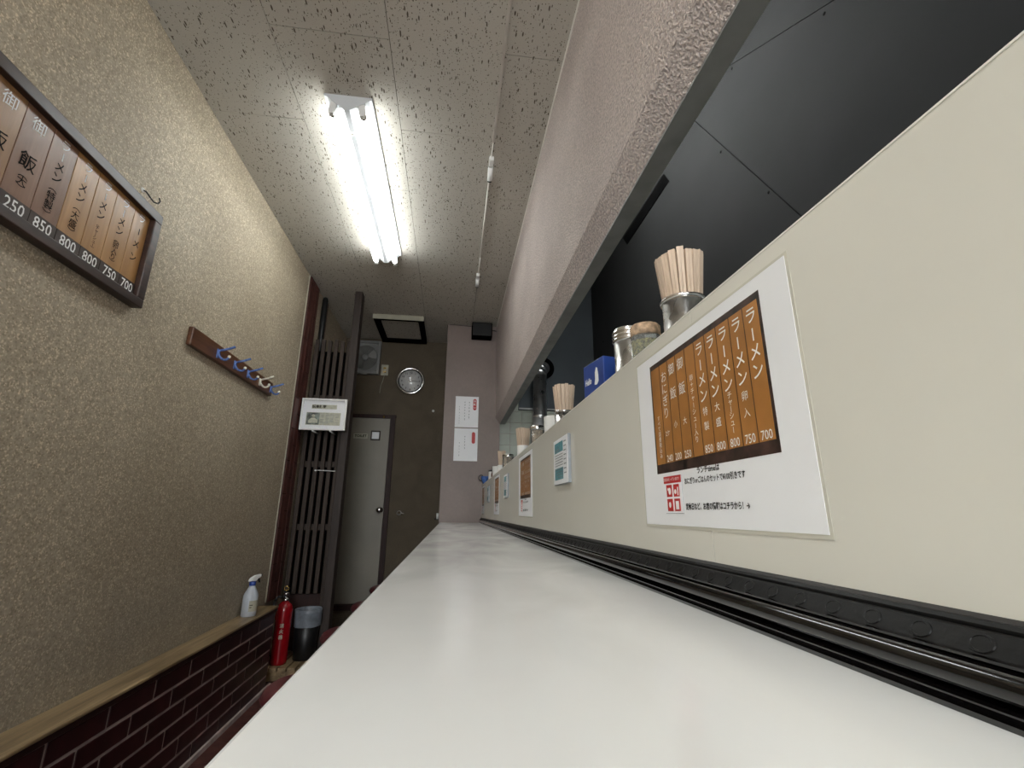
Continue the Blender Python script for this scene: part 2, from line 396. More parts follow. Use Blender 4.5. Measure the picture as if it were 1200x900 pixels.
MB().lathe((-.72, 4.865, 1.99), [(.012, 0), (.014, -.01), (.008, -.022), (0, -.024)], 12, 'Y').build('door_catch', brass, dr)

# ================================================================== COUNTER
ct = thing('counter', 'long white glossy laminate counter running to the mauve end wall', 'counter', (.08, 1.6, .9164))
MB().box(-.0895, .262, -1.6, 4.359, .9164, .9564).build('worktop', lam, ct, bevel=.003)
MB().box(.10, .278, -1.6, 4.359, 0, .9164).build('counter_front', redw, ct)
# black moulding along the partition
rl = thing('counter_rail', 'glossy black grooved moulding along the back of the white counter', 'moulding', (.26, 1.6, .9564))
prof = [(.2500, 0), (.2488, .003), (.2520, .0042), (.2535, .0056), (.2505, .0062), (.2502, .0072), (.2545, .0082), (.2530, .0094)]
for k in range(41):
    a = math.radians(-75+k*3.75); prof.append((.2585-.0078*math.cos(a), .0163+.0072*math.sin(a)))
prof += [(.2610, .0242), (.2590, .0250), (.2588, .0264), (.2625, .0270)]
prof = [(.281-(.281-x)*.87, z) for x, z in prof] + [(.2810, .0270), (.2810, 0)]
MB().prism([(x, -1.6, .9564+z) for x, z in prof], (0, 5.959, 0)).build('bullnose', railm, rl)
prof2 = [(.2645, .0265), (.2715, .0370), (.2740, .0376), (.2745, .0362), (.2755, .0362), (.2750, .0395), (.2765, .0415), (.2809, .0420), (.2809, .0265)]
MB().prism([(x, -1.6, .9564+z) for x, z in prof2], (0, 5.959, 0)).build('upper_strip', railtop, rl)
MB().prism([(.2780, -1.6, .9564+.0412), (.2809, -1.6, .9564+.0440), (.2809, -1.6, .9564+.0412)], (0, 5.959, 0)).build('caulk_line', dustm, rl)
tilt = Matrix.Rotation(-math.atan2(.0070, .0105), 3, 'Y')
bm_ = MB(); n = 16
ring = lambda r, hgt: [(Vector((0, r*1.35*math.cos(2*PI*i/n), r*math.sin(2*PI*i/n))), hgt) for i in range(n)]
base = Vector((.2680, 0, .9564+.03175)); nrm = Vector((-.0105, 0, .0070)).normalized(); upv = Vector((.0070, 0, .0105)).normalized()
RS = []
for r, hh in ((.0052, -.0002), (.0049, .0007), (.0040, .0007), (.0038, .0003)):
    RS.append([bm_.bm.verts.new(base + Vector((0, 1, 0))*(r*1.3*math.cos(2*PI*i/n)) + upv*(r*math.sin(2*PI*i/n)) + nrm*hh) for i in range(n)])
for A, B in zip(RS, RS[1:]):
    for i in range(n): bm_.bm.faces.new((A[i], A[(i+1) % n], B[(i+1) % n], B[i]))
bm_.bm.faces.new(RS[-1])
ov = bm_.build('raised_oval', railtop, rl)
for k in range(-8, 138):
    o = ov if k == -8 else ov.copy()
    if o is not ov: C.objects.link(o)
    o.location = Vector((0, .0318*k+.0055, 0)); 
    if k == -8: bb0 = o.location.copy()
for o in [c for c in rl.children if c.name.startswith('raised_oval')]: o.location = Vector(o.location)
# partition between counter and kitchen
pt = thing('counter_partition', 'low cream melamine partition behind the counter, menus stuck on its face', 'partition', (.292, 1.6, .9))
MB().box(.281, .303, .4945, 4.359, .92, 1.288).build('panel', cream, pt)
MB().box(.281, .303, -1.6, .4935, .92, 1.288).build('panel', cream, pt)
MB().box(.2805, .3035, .4945, 4.359, 1.288, 1.2895).build('edge_band', creamtop, pt)
MB().box(.2805, .3035, -1.6, .4935, 1.288, 1.2895).build('edge_band', creamtop, pt)
MB().box(.2815, .302, .4935, .4945, .92, 1.287).build('joint', gap, pt)
sh = thing('kitchen_shelf', 'dark shelf behind the cream partition carrying cups and jars', 'shelf', (.45, 1.6, 1.20))
MB().box(.304, .56, -1.6, 4.359, 1.225, 1.25).build('shelf_board', stripg, sh)
MB().box(.53, .56, -1.6, 4.359, 0, 1.225).build('support', stripg, sh)

# ================================================================== MENU SHEETS
def menu(yc, zoff, label):
    t = thing('laminated_menu', label, 'menu', (.281, yc, 1.035), 'laminated menus along the cream partition')
    d = yc-.4965
    Y = lambda y: y+d
    R_, U_ = (0, -1, 0), (0, 0, 1)
    q = .2809
    def rect(mb, y0, y1, z0, z1, x): mb.box(x, x+.0003, Y(y0), Y(y1), z0, z1)
    mb = MB(); rect(mb, .326, .667, 1.032, 1.2715, .2803); mb.build('laminate_film', lamf, t)
    mb = MB(); rect(mb, .3295, .6635, 1.0355, 1.2685, .2799); mb.build('sheet', paper, t)
    mb = MB(); rect(mb, .3675, .6165, 1.1015, 1.2545, .2796); dk = mb.build('printed_border', inkdk, t)
    yd = [.370, .394, .418, .443, .467, .491, .514, .539, .562, .586, .6105]
    mb = MB(); rect(mb, .3715, .6125, 1.1135, 1.247, .2793); mb.build('printed_board', inkbr, t)
    mb = MB()
    for y in yd[1:-1]: rect(mb, y-.0005, y+.0005, 1.1135, 1.247, .2790)
    mb.build('printed_lines', inkln, t)
    mb = MB(); x = .2788
    cen = [(a+b)/2 for a, b in zip(yd, yd[1:])]
    small = ['', '卵 入', '', '大 盛', '特 製']
    price = ['700', '750', '800', '800', '850', '', '250', '200', '240', '']
    for i in range(5):
        column(mb, 'ラーメン', (x, Y(cen[i]), 1.2335), R_, U_, .0175, .0185, bold=.008)
        if small[i]: column(mb, small[i].replace(' ', ''), (x, Y(cen[i]), 1.160), R_, U_, .0105, .0165)
    column(mb, 'チャーシュー', (x, Y(cen[2]), 1.1670), R_, U_, .0085, .0071)
    column(mb, '卵＋チャーシュー入り', (x, Y(cen[5]), 1.2060), R_, U_, .0085, .0082)
    for i, z, s in ((6, .140, '大'), (7, .140, '小')):
        column(mb, '御', (x, Y(cen[i]), 1.2310), R_, U_, .0165, .02); column(mb, '飯', (x, Y(cen[i]), 1.1990), R_, U_, .0165, .02)
        column(mb, s, (x, Y(cen[i]), 1.1585), R_, U_, .0095, .01)
    column(mb, 'おにぎり', (x, Y(cen[8]), 1.2270), R_, U_, .0165, .0165)
    write(mb, '2ケ', (x, Y(cen[8]), 1.1510), R_, U_, .0085)
    column(mb, 'すべて消費税込み', (x, Y(cen[9]), 1.1750), R_, U_, .0075, .0073)
    for i, s in enumerate(price):
        if s: write(mb, s, (x, Y(cen[i]), 1.1185), R_, U_, .0125, sx=.88)
    mb.build('lettering', inkw, t)
    mb = MB(); x = .2795
    write(mb, 'ランチtimeは', (x, Y(.488), 1.0975), R_, U_, .0082, bold=.02)
    write(mb, 'おにぎりorごはんのセットで¥100引きです', (x, Y(.482), 1.0870), R_, U_, .0080, bold=.02, sx=.80)
    write(mb, '定休日など、お店の情報はコチラから！→', (x, Y(.482), 1.0575), R_, U_, .0082, bold=.025, sx=.80)
    mb.build('lettering', inkb, t)
    mb = MB(); rect(mb, .5500, .5985, 1.0500, 1.0965, .2796); mb.build('notice_outline', inkgrey, t)
    mb = MB(); rect(mb, .5505, .5980, 1.0505, 1.0960, .2793); mb.build('notice_ground', paper, t)
    mb = MB(); rect(mb, .5505, .5980, 1.0875, 1.0962, .2790)
    for a, b_ in ((.5765, .5915), (.5570, .5720)):
        for z0 in (1.0705, 1.0530): rect(mb, a, b_, z0, z0+.0150, .2790)
    nr = mb.build('notice_blocks', inkred, t)
    mb = MB(); x = .2787
    write(mb, '当店は使っています！', (x, Y(.5742), 1.0920), R_, U_, .0046, bold=.01)
    def el(y, z, a, b_): mb.prism([(x, Y(y)+a*math.cos(k*PI/5), z+b_*math.sin(k*PI/5)) for k in range(10)], (.0002, 0, 0))
    el(.584, 1.0605, .0030, .0036); el(.5825, 1.0775, .0035, .0045); el(.5865, 1.0800, .0018, .0018)
    el(.5670, 1.0765, .0028, .0030); rect(mb, .5595, .5615, 1.0720, 1.0820, x); rect(mb, .5605, .5680, 1.0550, 1.0650, x)
    mb.build('notice_marks', inkw, t)
    return t
m1 = menu(.4965, 0, 'large laminated menu sheet nearest the camera, brown board print on white')
dup(m1, (0, 1.303, 0), 'second laminated menu sheet, right after the nearest blue card stand')
dup(m1, (0, 2.443, 0), 'third laminated menu sheet, between two small cards far down the partition')
dup(m1, (0, 3.672, 0), 'farthest laminated menu sheet, just before the mauve end wall')
def card(yc, label):
    t = thing('notice_card', label, 'card', (.281, yc, 1.117), 'small blue notice cards on the partition')
    Y = lambda y: yc+y
    MB().box(.2735, .2809, Y(-.079), Y(.079), 1.119, 1.236).build('acrylic_plate', inkgrey, t, bevel=.001)
    MB().box(.2728, .2734, Y(-.078), Y(.078), 1.120, 1.235).build('printed_sheet', paper, t)
    mb = MB(); mb.box(.2723, .2727, Y(.022), Y(.062), 1.200, 1.226).box(.2723, .2727, Y(-.030), Y(.020), 1.200, 1.226)
    mb.box(.2723, .2727, Y(-.030), Y(.062), 1.131, 1.160); mb.build('printed_blocks', inkteal, t)
    mb = MB()
    for k in range(5): mb.box(.2720, .2725, Y(-.028), Y(.058), 1.193-k*.0068, 1.1945-k*.0068)
    for k in range(4): mb.box(.2717, .2722, Y(-.026), Y(.058-.01*k), 1.155-k*.0065, 1.1565-k*.0065)
    for k in range(8): mb.box(.2720, .2725, Y(-.062), Y(-.040), 1.220-k*.011, 1.2222-k*.011)
    for k in range(3): mb.box(.2717, .2722, Y(.050-k*.016), Y(.040-k*.016), 1.203, 1.209)
    mb.build('printed_marks', inkgrey, t)
    return t
c1 = card(1.168, 'small blue and white notice card nearest the camera, on the cream partition')
dup(c1, (0, 1.232, 0), 'small blue and white card between the second and third laminated menus')
dup(c1, (0, 2.375, 0), 'faint small card between the third and farthest laminated menus')

# ================================================================== THINGS ON THE SHELF
SZ = 1.25
def chop_mesh(L=.20):
    mb = MB()
    for s in (-1, 1):
        th = .0030
        x0, x1 = (-.0050, -.0002) if s < 0 else (.0002, .0050)
        bx0, bx1 = x0*.55, x1*.55
        v = [mb.bm.verts.new(q) for q in ((bx0, -.0016, 0), (bx1, -.0016, 0), (bx1, .0016, 0), (bx0, .0016, 0), (x0, -th, L), (x1, -th, L), (x1, th, L), (x0, th, L))]
        for f in ((0, 3, 2, 1), (4, 5, 6, 7), (0, 1, 5, 4), (1, 2, 6, 5), (2, 3, 7, 6), (3, 0, 4, 7)): mb.bm.faces.new([v[i] for i in f])
    mb.box(-.0005, .0005, -.0022, .0022, L*.88, L)
    me = bpy.data.meshes.new('disposable_chopsticks'); bmesh.ops.recalc_face_normals(mb.bm, faces=mb.bm.faces[:]); mb.bm.to_mesh(me); mb.bm.free(); me.materials.append(chopw)
    return me
CHOP = chop_mesh()
def bundle(x, y, z, scale, label, group, rings=((.0262, 17), (.0198, 12), (.0134, 8), (.0068, 4)), spread=.0125):
    for rr, cnt in rings:
        ph = random.random()
        for k in range(cnt):
            a = 2*PI*(k+ph)/cnt
            d = Vector((math.cos(a), math.sin(a), 0))
            rb = rr*.62; rt = rr*(1+.30*spread/.0125)
            L = .20*scale; up = (d*(rt-rb)*1.0 + Vector((0, 0, .2))).normalized()
            xa = Vector((-math.sin(a), math.cos(a), 0)); ya = up.cross(xa)
            Mx = Matrix((xa, ya, up)).transposed().to_4x4(); Mx.translation = Vector((x, y, z))+d*rb
            o = bpy.data.objects.new('disposable_chopsticks', CHOP); C.objects.link(o)
            dz = random.uniform(-.0035, .003); Mx.translation += up*dz
            o.matrix_world = Mx @ Matrix.Diagonal((1, 1, scale, 1))
            tag(o, label, 'chopsticks', group)
# nearest steel cup of chopsticks
def steel_cup(x, y, r, h, label):
    t = thing('chopstick_cup', label, 'cup', (x, y, SZ))
    MB().lathe((x, y, SZ), [(0, 0), (r*.96, 0), (r, .004), (r, h-.004), (r-.0015, h-.004), (r-.0015, .003), (0, .003)], 36).build('cup_body', steelm, t)
    MB().lathe((x, y, SZ+h-.003), [(r-.0005, 0), (r+.0025, .0005), (r+.0035, .003), (r+.0022, .0058), (r-.001, .0062), (r-.0015, .003), (r-.0005, 0)], 36, cap=False).build('rolled_rim', chrome, t)
    return t
steel_cup(.348, .630, .031, .119, 'nearest stainless steel cup full of wooden chopsticks, on shelf behind the partition')
bundle(.348, .630, SZ+.005, .955, 'wooden disposable chopsticks packed upright in the nearest steel cup', 'chopsticks in the nearest steel cup', rings=((.0270, 18), (.0206, 13), (.0140, 8), (.0072, 4)), spread=.0125)
# steel canister with ribbed lid
t = thing('steel_canister', 'stainless canister with screw-ribbed lid, left of the nearest chopstick cup', 'canister', (.352, .862, SZ))
MB().lathe((.352, .862, SZ), [(0, 0), (.031, 0), (.032, .003), (.032, .137), (0, .137)], 36).build('body', steelm, t)
pr = [(.0325, 0)]
for k in range(3): pr += [(.0335, .002+k*.008), (.0350, .004+k*.008), (.0350, .006+k*.008), (.0330, .008+k*.008)]
pr += [(.0335, .026), (.0320, .029), (.012, .030), (0, .030)]
MB().lathe((.352, .862, SZ+.135), pr, 36).build('lid', chrome, t)
# herb jar with woven lid
t = thing('herb_jar', 'small glass jar of dried herbs with woven lid, beside the steel canister', 'jar', (.342, .762, SZ))
MB().lathe((.342, .762, SZ), [(0, 0), (.025, 0), (.0265, .003), (.0265, .110), (.0255, .110), (.0255, .003), (0, .003)], 30).build('jar_glass', glass, t)
MB().lathe((.342, .762, SZ+.003), [(0, 0), (.0248, 0), (.0248, .098), (0, .099)], 24).build('herbs', herbs, t)
MB().lathe((.342, .762, SZ+.111), [(0, 0), (.0265, 0), (.0272, .003), (.0272, .018), (.0250, .021), (0, .022)], 30).build('lid', weave, t)
# blue box
ang = math.radians(10)
bxm = Matrix.Translation((.362, 1.060, SZ)) @ Matrix.Rotation(ang, 4, 'Z')
t = thing('blue_box', 'dark blue cardboard box standing on the shelf with small white print', 'box', (.362, 1.060, SZ))
MB().box(-.030, .036, -.052, .052, 0, .158, bxm).build('carton', blue, t, bevel=.0015)
mb = MB()
P0 = lambda y, z: bxm @ Vector((-.0306, y, z))
rt = (bxm.to_3x3() @ Vector((0, -1, 0)))
write(mb, 'Hello', P0(.026, .112), rt, (0, 0, 1), .022, bold=.03, sx=.7)
sw = [(-.006, .098), (-.010, .112), (-.010, .128), (-.016, .140), (-.022, .136), (-.026, .118), (-.026, .103), (-.018, .096)]
mb.prism([P0(y, z) for y, z in sw], rt.cross(Vector((0, 0, 1)))*-.0004)
for k in range(3): mb.prism([P0(-.012-k*.008, .070), P0(-.017-k*.008, .070), P0(-.017-k*.008, .0715), P0(-.012-k*.008, .0715)], rt.cross(Vector((0, 0, 1)))*-.0004)
mb.build('lettering', inkw, t)
t = thing('plastic_bottle', 'tiny white cap peeking out behind the blue box', 'bottle', (.420, 1.105, SZ))
MB().lathe((.42, 1.105, SZ), [(0, 0), (.018, 0), (.019, .004), (.019, .12), (.012, .14), (0, .14)], 20).build('bottle_body', white, t)
MB().lathe((.42, 1.105, SZ+.140), [(0, 0), (.012, 0), (.012, .014), (.006, .019), (0, .02)], 18).build('cap', inkw, t)
# second group
def white_cup(x, y, r, h, label, name='white_cup', mat=None):
    t = thing(name, label, 'cup', (x, y, SZ))
    MB().lathe((x, y, SZ), [(0, 0), (r*.86, 0), (r*.9, .004), (r, h-.002), (r-.001, h), (r-.0025, h-.002), (r*.86, .005), (0, .005)], 30).build('cup_body', mat or white, t)
    return t
steel_cup(.352, 1.440, .030, .112, 'steel cup of chopsticks beyond the blue box, behind the white canister')
bundle(.352, 1.440, SZ+.006, .965, 'wooden disposable chopsticks bundled upright in the cup beyond the blue box', 'chopsticks in the cup beyond the blue box')
t = white_cup(.350, 1.585, .036, .125, 'squat white canister between the second chopstick cup and a spice jar', 'white_canister')
def glass_jar(x, y, r, h, label):
    t = thing('spice_jar', label, 'jar', (x, y, SZ))
    MB().lathe((x, y, SZ), [(0, 0), (r*.95, 0), (r, .003), (r, h), (r-.001, h), (r-.001, .003), (0, .003)], 24).build('jar_glass', glass, t)
    MB().lathe((x, y, SZ+.003), [(0, 0), (r-.002, 0), (r-.002, h-.008), (0, h-.008)], 20).build('contents', weave, t)
    MB().lathe((x, y, SZ+h), [(0, 0), (r+.001, 0), (r+.0022, .003), (r+.0022, .014), (r-.002, .019), (0, .020)], 24).build('lid', chrome, t)
    return t
glass_jar(.345, 1.885, .029, .128, 'glass spice jar with metal lid in front of the exhaust pipe')
white_cup(.338, 2.235, .029, .112, 'white cup of chopsticks left of the exhaust pipe, third holder along')
bundle(.338, 2.235, SZ+.006, .95, 'wooden disposable chopsticks in the third holder, left of the exhaust pipe', 'chopsticks in the third holder along')
glass_jar(.340, 2.86, .034, .125, 'farther glass jar with metal lid, near the far end of shelf')
white_cup(.332, 3.16, .027, .105, 'farthest cup of chopsticks, beside the farther glass jar')
bundle(.332, 3.16, SZ+.006, .97, 'wooden disposable chopsticks in the farthest cup along the shelf', 'chopsticks in the farthest cup', rings=((.0205, 13), (.0140, 8), (.0075, 4)), spread=.009)
t = white_cup(.338, 3.50, .040, .128, 'large white canister near the end of the shelf', 'white_canister')
t = thing('brown_bottle', 'small brown bottle between the large white canister and white cup', 'bottle', (.326, 3.72, SZ))
MB().lathe((.326, 3.72, SZ), [(0, 0), (.017, 0), (.018, .004), (.018, .09), (.009, .115), (.009, .135), (0, .135)], 18).build('bottle_body', railw, t)
MB().lathe((.326, 3.72, SZ+.135), [(0, 0), (.011, 0), (.011, .014), (0, .015)], 14).build('cap', black, t)
t = thing('white_cup', 'small white cup with black lid at the far end of shelf', 'cup', (.323, 3.93, SZ))
MB().lathe((.323, 3.93, SZ), [(0, 0), (.017, 0), (.019, .003), (.019, .125), (0, .125)], 20).build('cup_body', white, t)
MB().lathe((.323, 3.93, SZ+.1255), [(0, 0), (.0205, 0), (.0205, .008), (.008, .014), (0, .014)], 18).build('lid', black, t)
t = thing('blue_jug', 'small blue jug with dark handle at the far end of the partition', 'jug', (.292, 4.21, 1.2896))
MB().lathe((.292, 4.21, 1.2896), [(0, 0), (.014, 0), (.016, .004), (.034, .050), (.038, .066), (.036, .066), (.014, .005), (0, .005)], 20, wob=lambda k, a: .10*math.cos(3*a) if k in (4, 5) else 0).build('jug_body', cloth, t)
MB().path([(.262+.022*math.cos(a)-.002, 4.205, 1.335+.026*math.sin(a)+.006) for a in [PI*.25+k*PI*1.35/9 for k in range(10)]], .004, 8).build('handle', black, t)
# exhaust pipe
t = thing('exhaust_pipe', 'tall shiny metal exhaust pipe rising behind the cups into the hood', 'pipe', (.625, 3.30, 0))
MB().tube((.625, 3.30, 0), (.625, 3.30, 2.04), .050, n=28).build('pipe', ductm, t)
mb = MB(); pts = [Vector((.625, 3.30, 2.04)), Vector((.634, 3.315, 2.075)), Vector((.650, 3.35, 2.105)), Vector((.668, 3.40, 2.13)), Vector((.680, 3.444, 2.145))]
for k, (a, b_) in enumerate(zip(pts, pts[1:])): mb.tube(a, b_, .052-.003*(k % 2), .049+.003*(k % 2), 24)
mb.build('elbow', ductm, t)
mb = MB().lathe((.680, 3.444, 2.145), [(.088, 0), (.088, -.006), (.052, -.010), (.050, 0)], 28, 'Y', cap=False); mb.build('flange', vblack, t)
for z in (.5, 1.15, 1.72): MB().lathe((.625, 3.30, z), [(.0500, 0), (.0530, .004), (.0530, .010), (.0500, .014)], 28, cap=False).build('seam_band', ductm, t)
t = thing('gas_hose', 'thin dark hose hanging down the pale kitchen tiles', 'hose', (.82, 4.49, 1.1))
MB().path([(.80, 4.485, 2.15), (.80, 4.485, 1.75), (.79, 4.485, 1.55), (.73, 4.485, 1.35), (.66, 4.485, 1.10)], .007, 8).build('hose', black, t)

# ================================================================== LIGHTS
def fixture(name, label, y0, y1, tm, x=-.532, cz=CZ):
    t = thing(name, label, 'light', (x, (y0+y1)/2, cz))
    w_ = .105
    body = [(x-w_, cz), (x-w_, cz-.012), (x-w_+.012, cz-.014), (x-.012, cz-.078), (x+.012, cz-.078), (x+w_-.012, cz-.014), (x+w_, cz-.012), (x+w_, cz)]
    MB().prism([(px, y0, pz) for px, pz in body], (0, y1-y0, 0)).build('body', fixw, t)
    for yy in (y0, y1-.004):
        MB().prism([(px, yy-.001, pz-.001) for px, pz in body], (0, .006, 0)).build('end_plate', fixw, t)
    for s in (-1, 1):
        cx = x+s*.066; czz = cz-.082
        for yy, d in ((y0+.012, 1), (y1-.012, -1)):
            MB().prism([(cx-s*.006-.014, yy-.009*1, cz-.035), (cx-s*.006+.014, yy-.009, cz-.035), (cx+.015, yy-.009, czz-.004), (cx+.008, yy-.009, czz-.018), (cx-.008, yy-.009, czz-.018), (cx-.015, yy-.009, czz-.004)], (0, .018, 0)).build('lamp_holder', white, t)
        tb = MB().tube((cx, y0+.034, czz), (cx, y1-.034, czz), .0150, n=20).build('tube', tm, t)
        for a, b_ in ((y0+.021, y0+.035), (y1-.035, y1-.021)): MB().tube((cx, a, czz), (cx, b_, czz), .0156, n=20).build('tube_cap', chrome, t)
    MB().lathe((x, y0+.13, cz-.0785), [(.009, 0), (.011, -.004), (.007, -.008), (.007, -.014), (0, -.015)], 14).build('thumb_screw', chrome, t)
    return t
fixture('ceiling_light', 'bright twin-tube fluorescent fixture on the speckled ceiling above the aisle', 1.757, 3.090, tube)
fixture('ceiling_light', 'twin-tube fluorescent fixture behind the camera near the entrance', -1.60, -.27, tube2)
fixture('unseen_kitchen_light', 'fluorescent fixture over the kitchen, out of view behind the beam', -.9, .4, ktube, x=.62, cz=3.05)
fixture('unseen_kitchen_light', 'added fluorescent fixture brightening the charcoal kitchen panels, hidden by the beam', 1.0, 2.3, ktube, x=.62, cz=3.05)  # added to brighten the charcoal panels, never in view
fixture('unseen_kitchen_light', 'added short fluorescent fixture lighting the tiled kitchen wall, out of view', 3.60, 4.35, ktube, x=1.45, cz=3.05)  # added to light the far tiles, which the hood leaves dark

# wiring on the ceiling
condm = flat('painted_conduit', (.50, .46, .41), .5)
t = thing('cable_conduit', 'thin painted conduit with two white lamp sockets on the ceiling', 'conduit', (.139, 1.0, CZ))
MB().box(.133, .145, -3.0, 1.935, CZ-.009, CZ).build('conduit', condm, t)
MB().path([(.139, 1.935, CZ-.004), (.138, 2.05, CZ-.004)], .003).build('wire', creamtop, t)
MB().path([(.139, 2.19, CZ-.004), (.141, 3.05, CZ-.004), (.141, 3.29, CZ-.004)], .0045).build('wire', creamtop, t)
for ya, yb in ((2.035, 2.15), (3.285, 3.40)):
    MB().box(.128, .152, ya, ya+.055, CZ-.026, CZ).build('socket_block', white, t, bevel=.003)
    MB().tube((.139, ya+.065, CZ-.016), (.139, ya+.125, CZ-.052), .014, n=16).build('socket', white, t)
    MB().tube((.139, ya+.124, CZ-.0514), (.139, ya+.132, CZ-.056), .011, n=14).build('contact', black, t)

# ================================================================== LEFT WALL
W = -1.185
mbx = thing('menu_board', 'dark framed wooden menu board with brushed prices high on the left wall', 'menu board', (W, 1.33, 1.75))
Y0, Y1 = .92, 1.727
fz0, fz1 = 1.756, 2.140
MB().box(W, -1.174, Y0, Y1-.005, fz0+.01, fz1-.01).build('back_panel', boardw, mbx)
MB().box(W, -1.148, Y0, Y1, fz1-.038, fz1).build('frame_rail', boardw, mbx, bevel=.003)
MB().box(W, -1.148, Y0, Y1, fz0, fz0+.032).build('frame_rail', boardw, mbx, bevel=.003)
MB().box(W, -1.148, Y1-.038, Y1, fz0+.032, fz1-.038).build('frame_stile', boardw, mbx, bevel=.003)
MB().box(W, -1.148, Y0, Y0+.038, fz0+.032, fz1-.038).build('frame_stile', boardw, mbx, bevel=.003)
edges = [1.688, 1.607, 1.5145, 1.4295, 1.3385, 1.2505, 1.1615, 1.074, .988]
txt = [('ラ', 'ーメン', ''), ('ラー', 'メン', '(卵入り)'), ('ラー', 'メン', '(チャーシュー)'), ('ラー', 'メン', '(大盛)'), ('ラー', 'メン', '(特製)'), ('御', '飯', '(大)'), ('御', '飯', '(小)'), ('お', 'にぎり', '')]
prc = ['700', '750', '800', '800', '850', '250', '200', '240']
mi = [0, 0, 0, 0, 2, 2, 1, 0]
R_, U_ = (0, 1, 0), (0, 0, 1)
for i in range(8):
    a, b_ = edges[i+1], edges[i]
    pq = MB().box(-1.174, -1.167, a+.001, b_-.001, 1.835, 2.102).build('menu_plaque', plaques[mi[i]], mbx, bevel=.0008)
    yc = (a+b_)/2; wht, blk, par = txt[i]
    x = -1.1662
    mw = MB(); mk = MB()
    if i in (5, 6):
        column(mw, wht, (x, yc, 2.060), R_, U_, .046, .05, bold=.004); column(mk, blk, (x, yc, 1.945), R_, U_, .052, .05, bold=.01)
        column(mk, par, (x, yc, 1.908), R_, U_, .030, .022, bold=.006)
    else:
        n_ = len(wht)+len(blk); p_ = .036 if par else .052
        column(mw, wht, (x, yc, 2.075), R_, U_, .036, p_, bold=.008)
        column(mk, blk, (x, yc, 2.075-len(wht)*p_), R_, U_, .036, p_, bold=.008)
        if par:
            z = 2.075-n_*p_+.004; h = (z-1.848)/max(1, len(par)-1)
            column(mk, par, (x, yc, z), R_, U_, min(.030, h*1.25), h, bold=.006)
    mw.build('chalk_lettering', inkw, pq); mk.build('ink_lettering', inkb, pq)
    st = MB().box(-1.174, -1.164, a+.001, b_-.001, 1.788, 1.833).build('price_strip', stripm, mbx)
    mb = MB(); write(mb, prc[i], (-1.1635, yc, 1.8085), R_, U_, .047, bold=.008, sx=.86); mb.build('lettering', inkw, st)
t = thing('wall_hook', 'small wire hook on the left wall above the menu board corner', 'hook', (W, 1.66, 2.15))
MB().path([(-1.184, 1.640, 2.195), (-1.172, 1.642, 2.190), (-1.160, 1.655, 2.172), (-1.155, 1.668, 2.165), (-1.150, 1.682, 2.170), (-1.148, 1.688, 2.184), (-1.152, 1.684, 2.196)], .0028, 8).build('wire', black, t)
MB().lathe((-1.185, 1.640, 2.195), [(.009, 0), (.008, .004), (0, .005)], 12, 'X').build('base', white, t)
# coat hook rail
hr = thing('coat_rack', 'dark wooden coat rack with five hooks on the left wall', 'coat rack', (W, 2.57, 1.75))
MB().box(W, -1.163, 2.090, 3.056, 1.750, 1.836).build('rack_board', railw, hr, bevel=.004)
def hook(y, mat, lab=None):
    h = MB().box(-1.163, -1.158, y-.010, y+.010, 1.765, 1.812).build('hook', mat, hr, bevel=.003)
    if lab: h['label'] = lab
    mb = MB()
    mb.path([(-1.160, y, 1.800), (-1.150, y, 1.804), (-1.112, y, 1.815), (-1.086, y, 1.826)], .0055, 10)
    mb.path([(-1.160, y, 1.790), (-1.150, y, 1.772), (-1.138, y, 1.760), (-1.122, y, 1.756), (-1.110, y, 1.763), (-1.106, y, 1.775)], .0055, 10)
    mb.lathe((-1.160, y, 1.790), [(.012, 0), (.011, .006), (0, .008)], 12, 'X')
    mb.build('hook_arm', mat, h)
    MB().lathe((-1.106, y, 1.773), [(0, -.008), (.006, -.005), (.008, 0), (.006, .006), (0, .008)], 10).build('hook_tip', whitehook, h)
for y, mt, lb in ((2.323, bluehook, None), (2.509, bluehook, None), (2.678, bluehook, None), (2.848, whitehook, 'cream white hook'), (3.020, bluehook, None)): hook(y, mt, lb)
# bench: worn plank on brick base
bn = thing('brick_bench', 'low bench of dark red bricks topped by a worn wooden plank', 'bench', (-1.12, 1.2, 0))
MB().box(-1.184, -1.063, -1.0, 3.415, .450, .462).build('seat_board', ledgew, bn, bevel=.003)
MB().box(-1.184, -1.067, -1.0, 3.41, .432, .450).build('batten', redw, bn)
MB().box(-1.184, -1.0725, -1.0, 3.375, 0, .432).build('mortar_core', mortar, bn)
bk = MB().box(-1.0785, -1.0700, -.1205, .1205, -.0305, .0305).build('brick', brickm, bn, bevel=.002)
loc0 = world_loc(bn); firstb = True
for row in range(6):
    z = .398 - row*.0715
    zz0 = z-.0305
    off = 2.640 if row % 2 == 0 else 2.770
    k = -8
    while True:
        yc = off+.25*k-.125+(.25 if False else 0)
        k += 1
        if yc-.12 > 3.37: break
        y0, y1 = max(yc-.1205, -1.0), min(yc+.1205, 3.375)
        if y1-y0 < .02: continue
        if y1-y0 > .24:
            o = bk if firstb else bk.copy()
            if not firstb: C.objects.link(o)
            firstb = False
            o.location = Vector((0, yc, z)) - Vector((0, 0, 0))
            o.location = Vector((0, yc, z))
        else:
            MB().box(-1.0785, -1.0700, y0, y1, z-.0305, z+.0305).build('brick', brickm, bn, bevel=.002)
for row in range(6):
    z = .398-row*.0715
    MB().box(-1.183, -1.074, 3.3755, 3.384, z-.0305, z+.0305).build('brick', brickm, bn, bevel=.002)
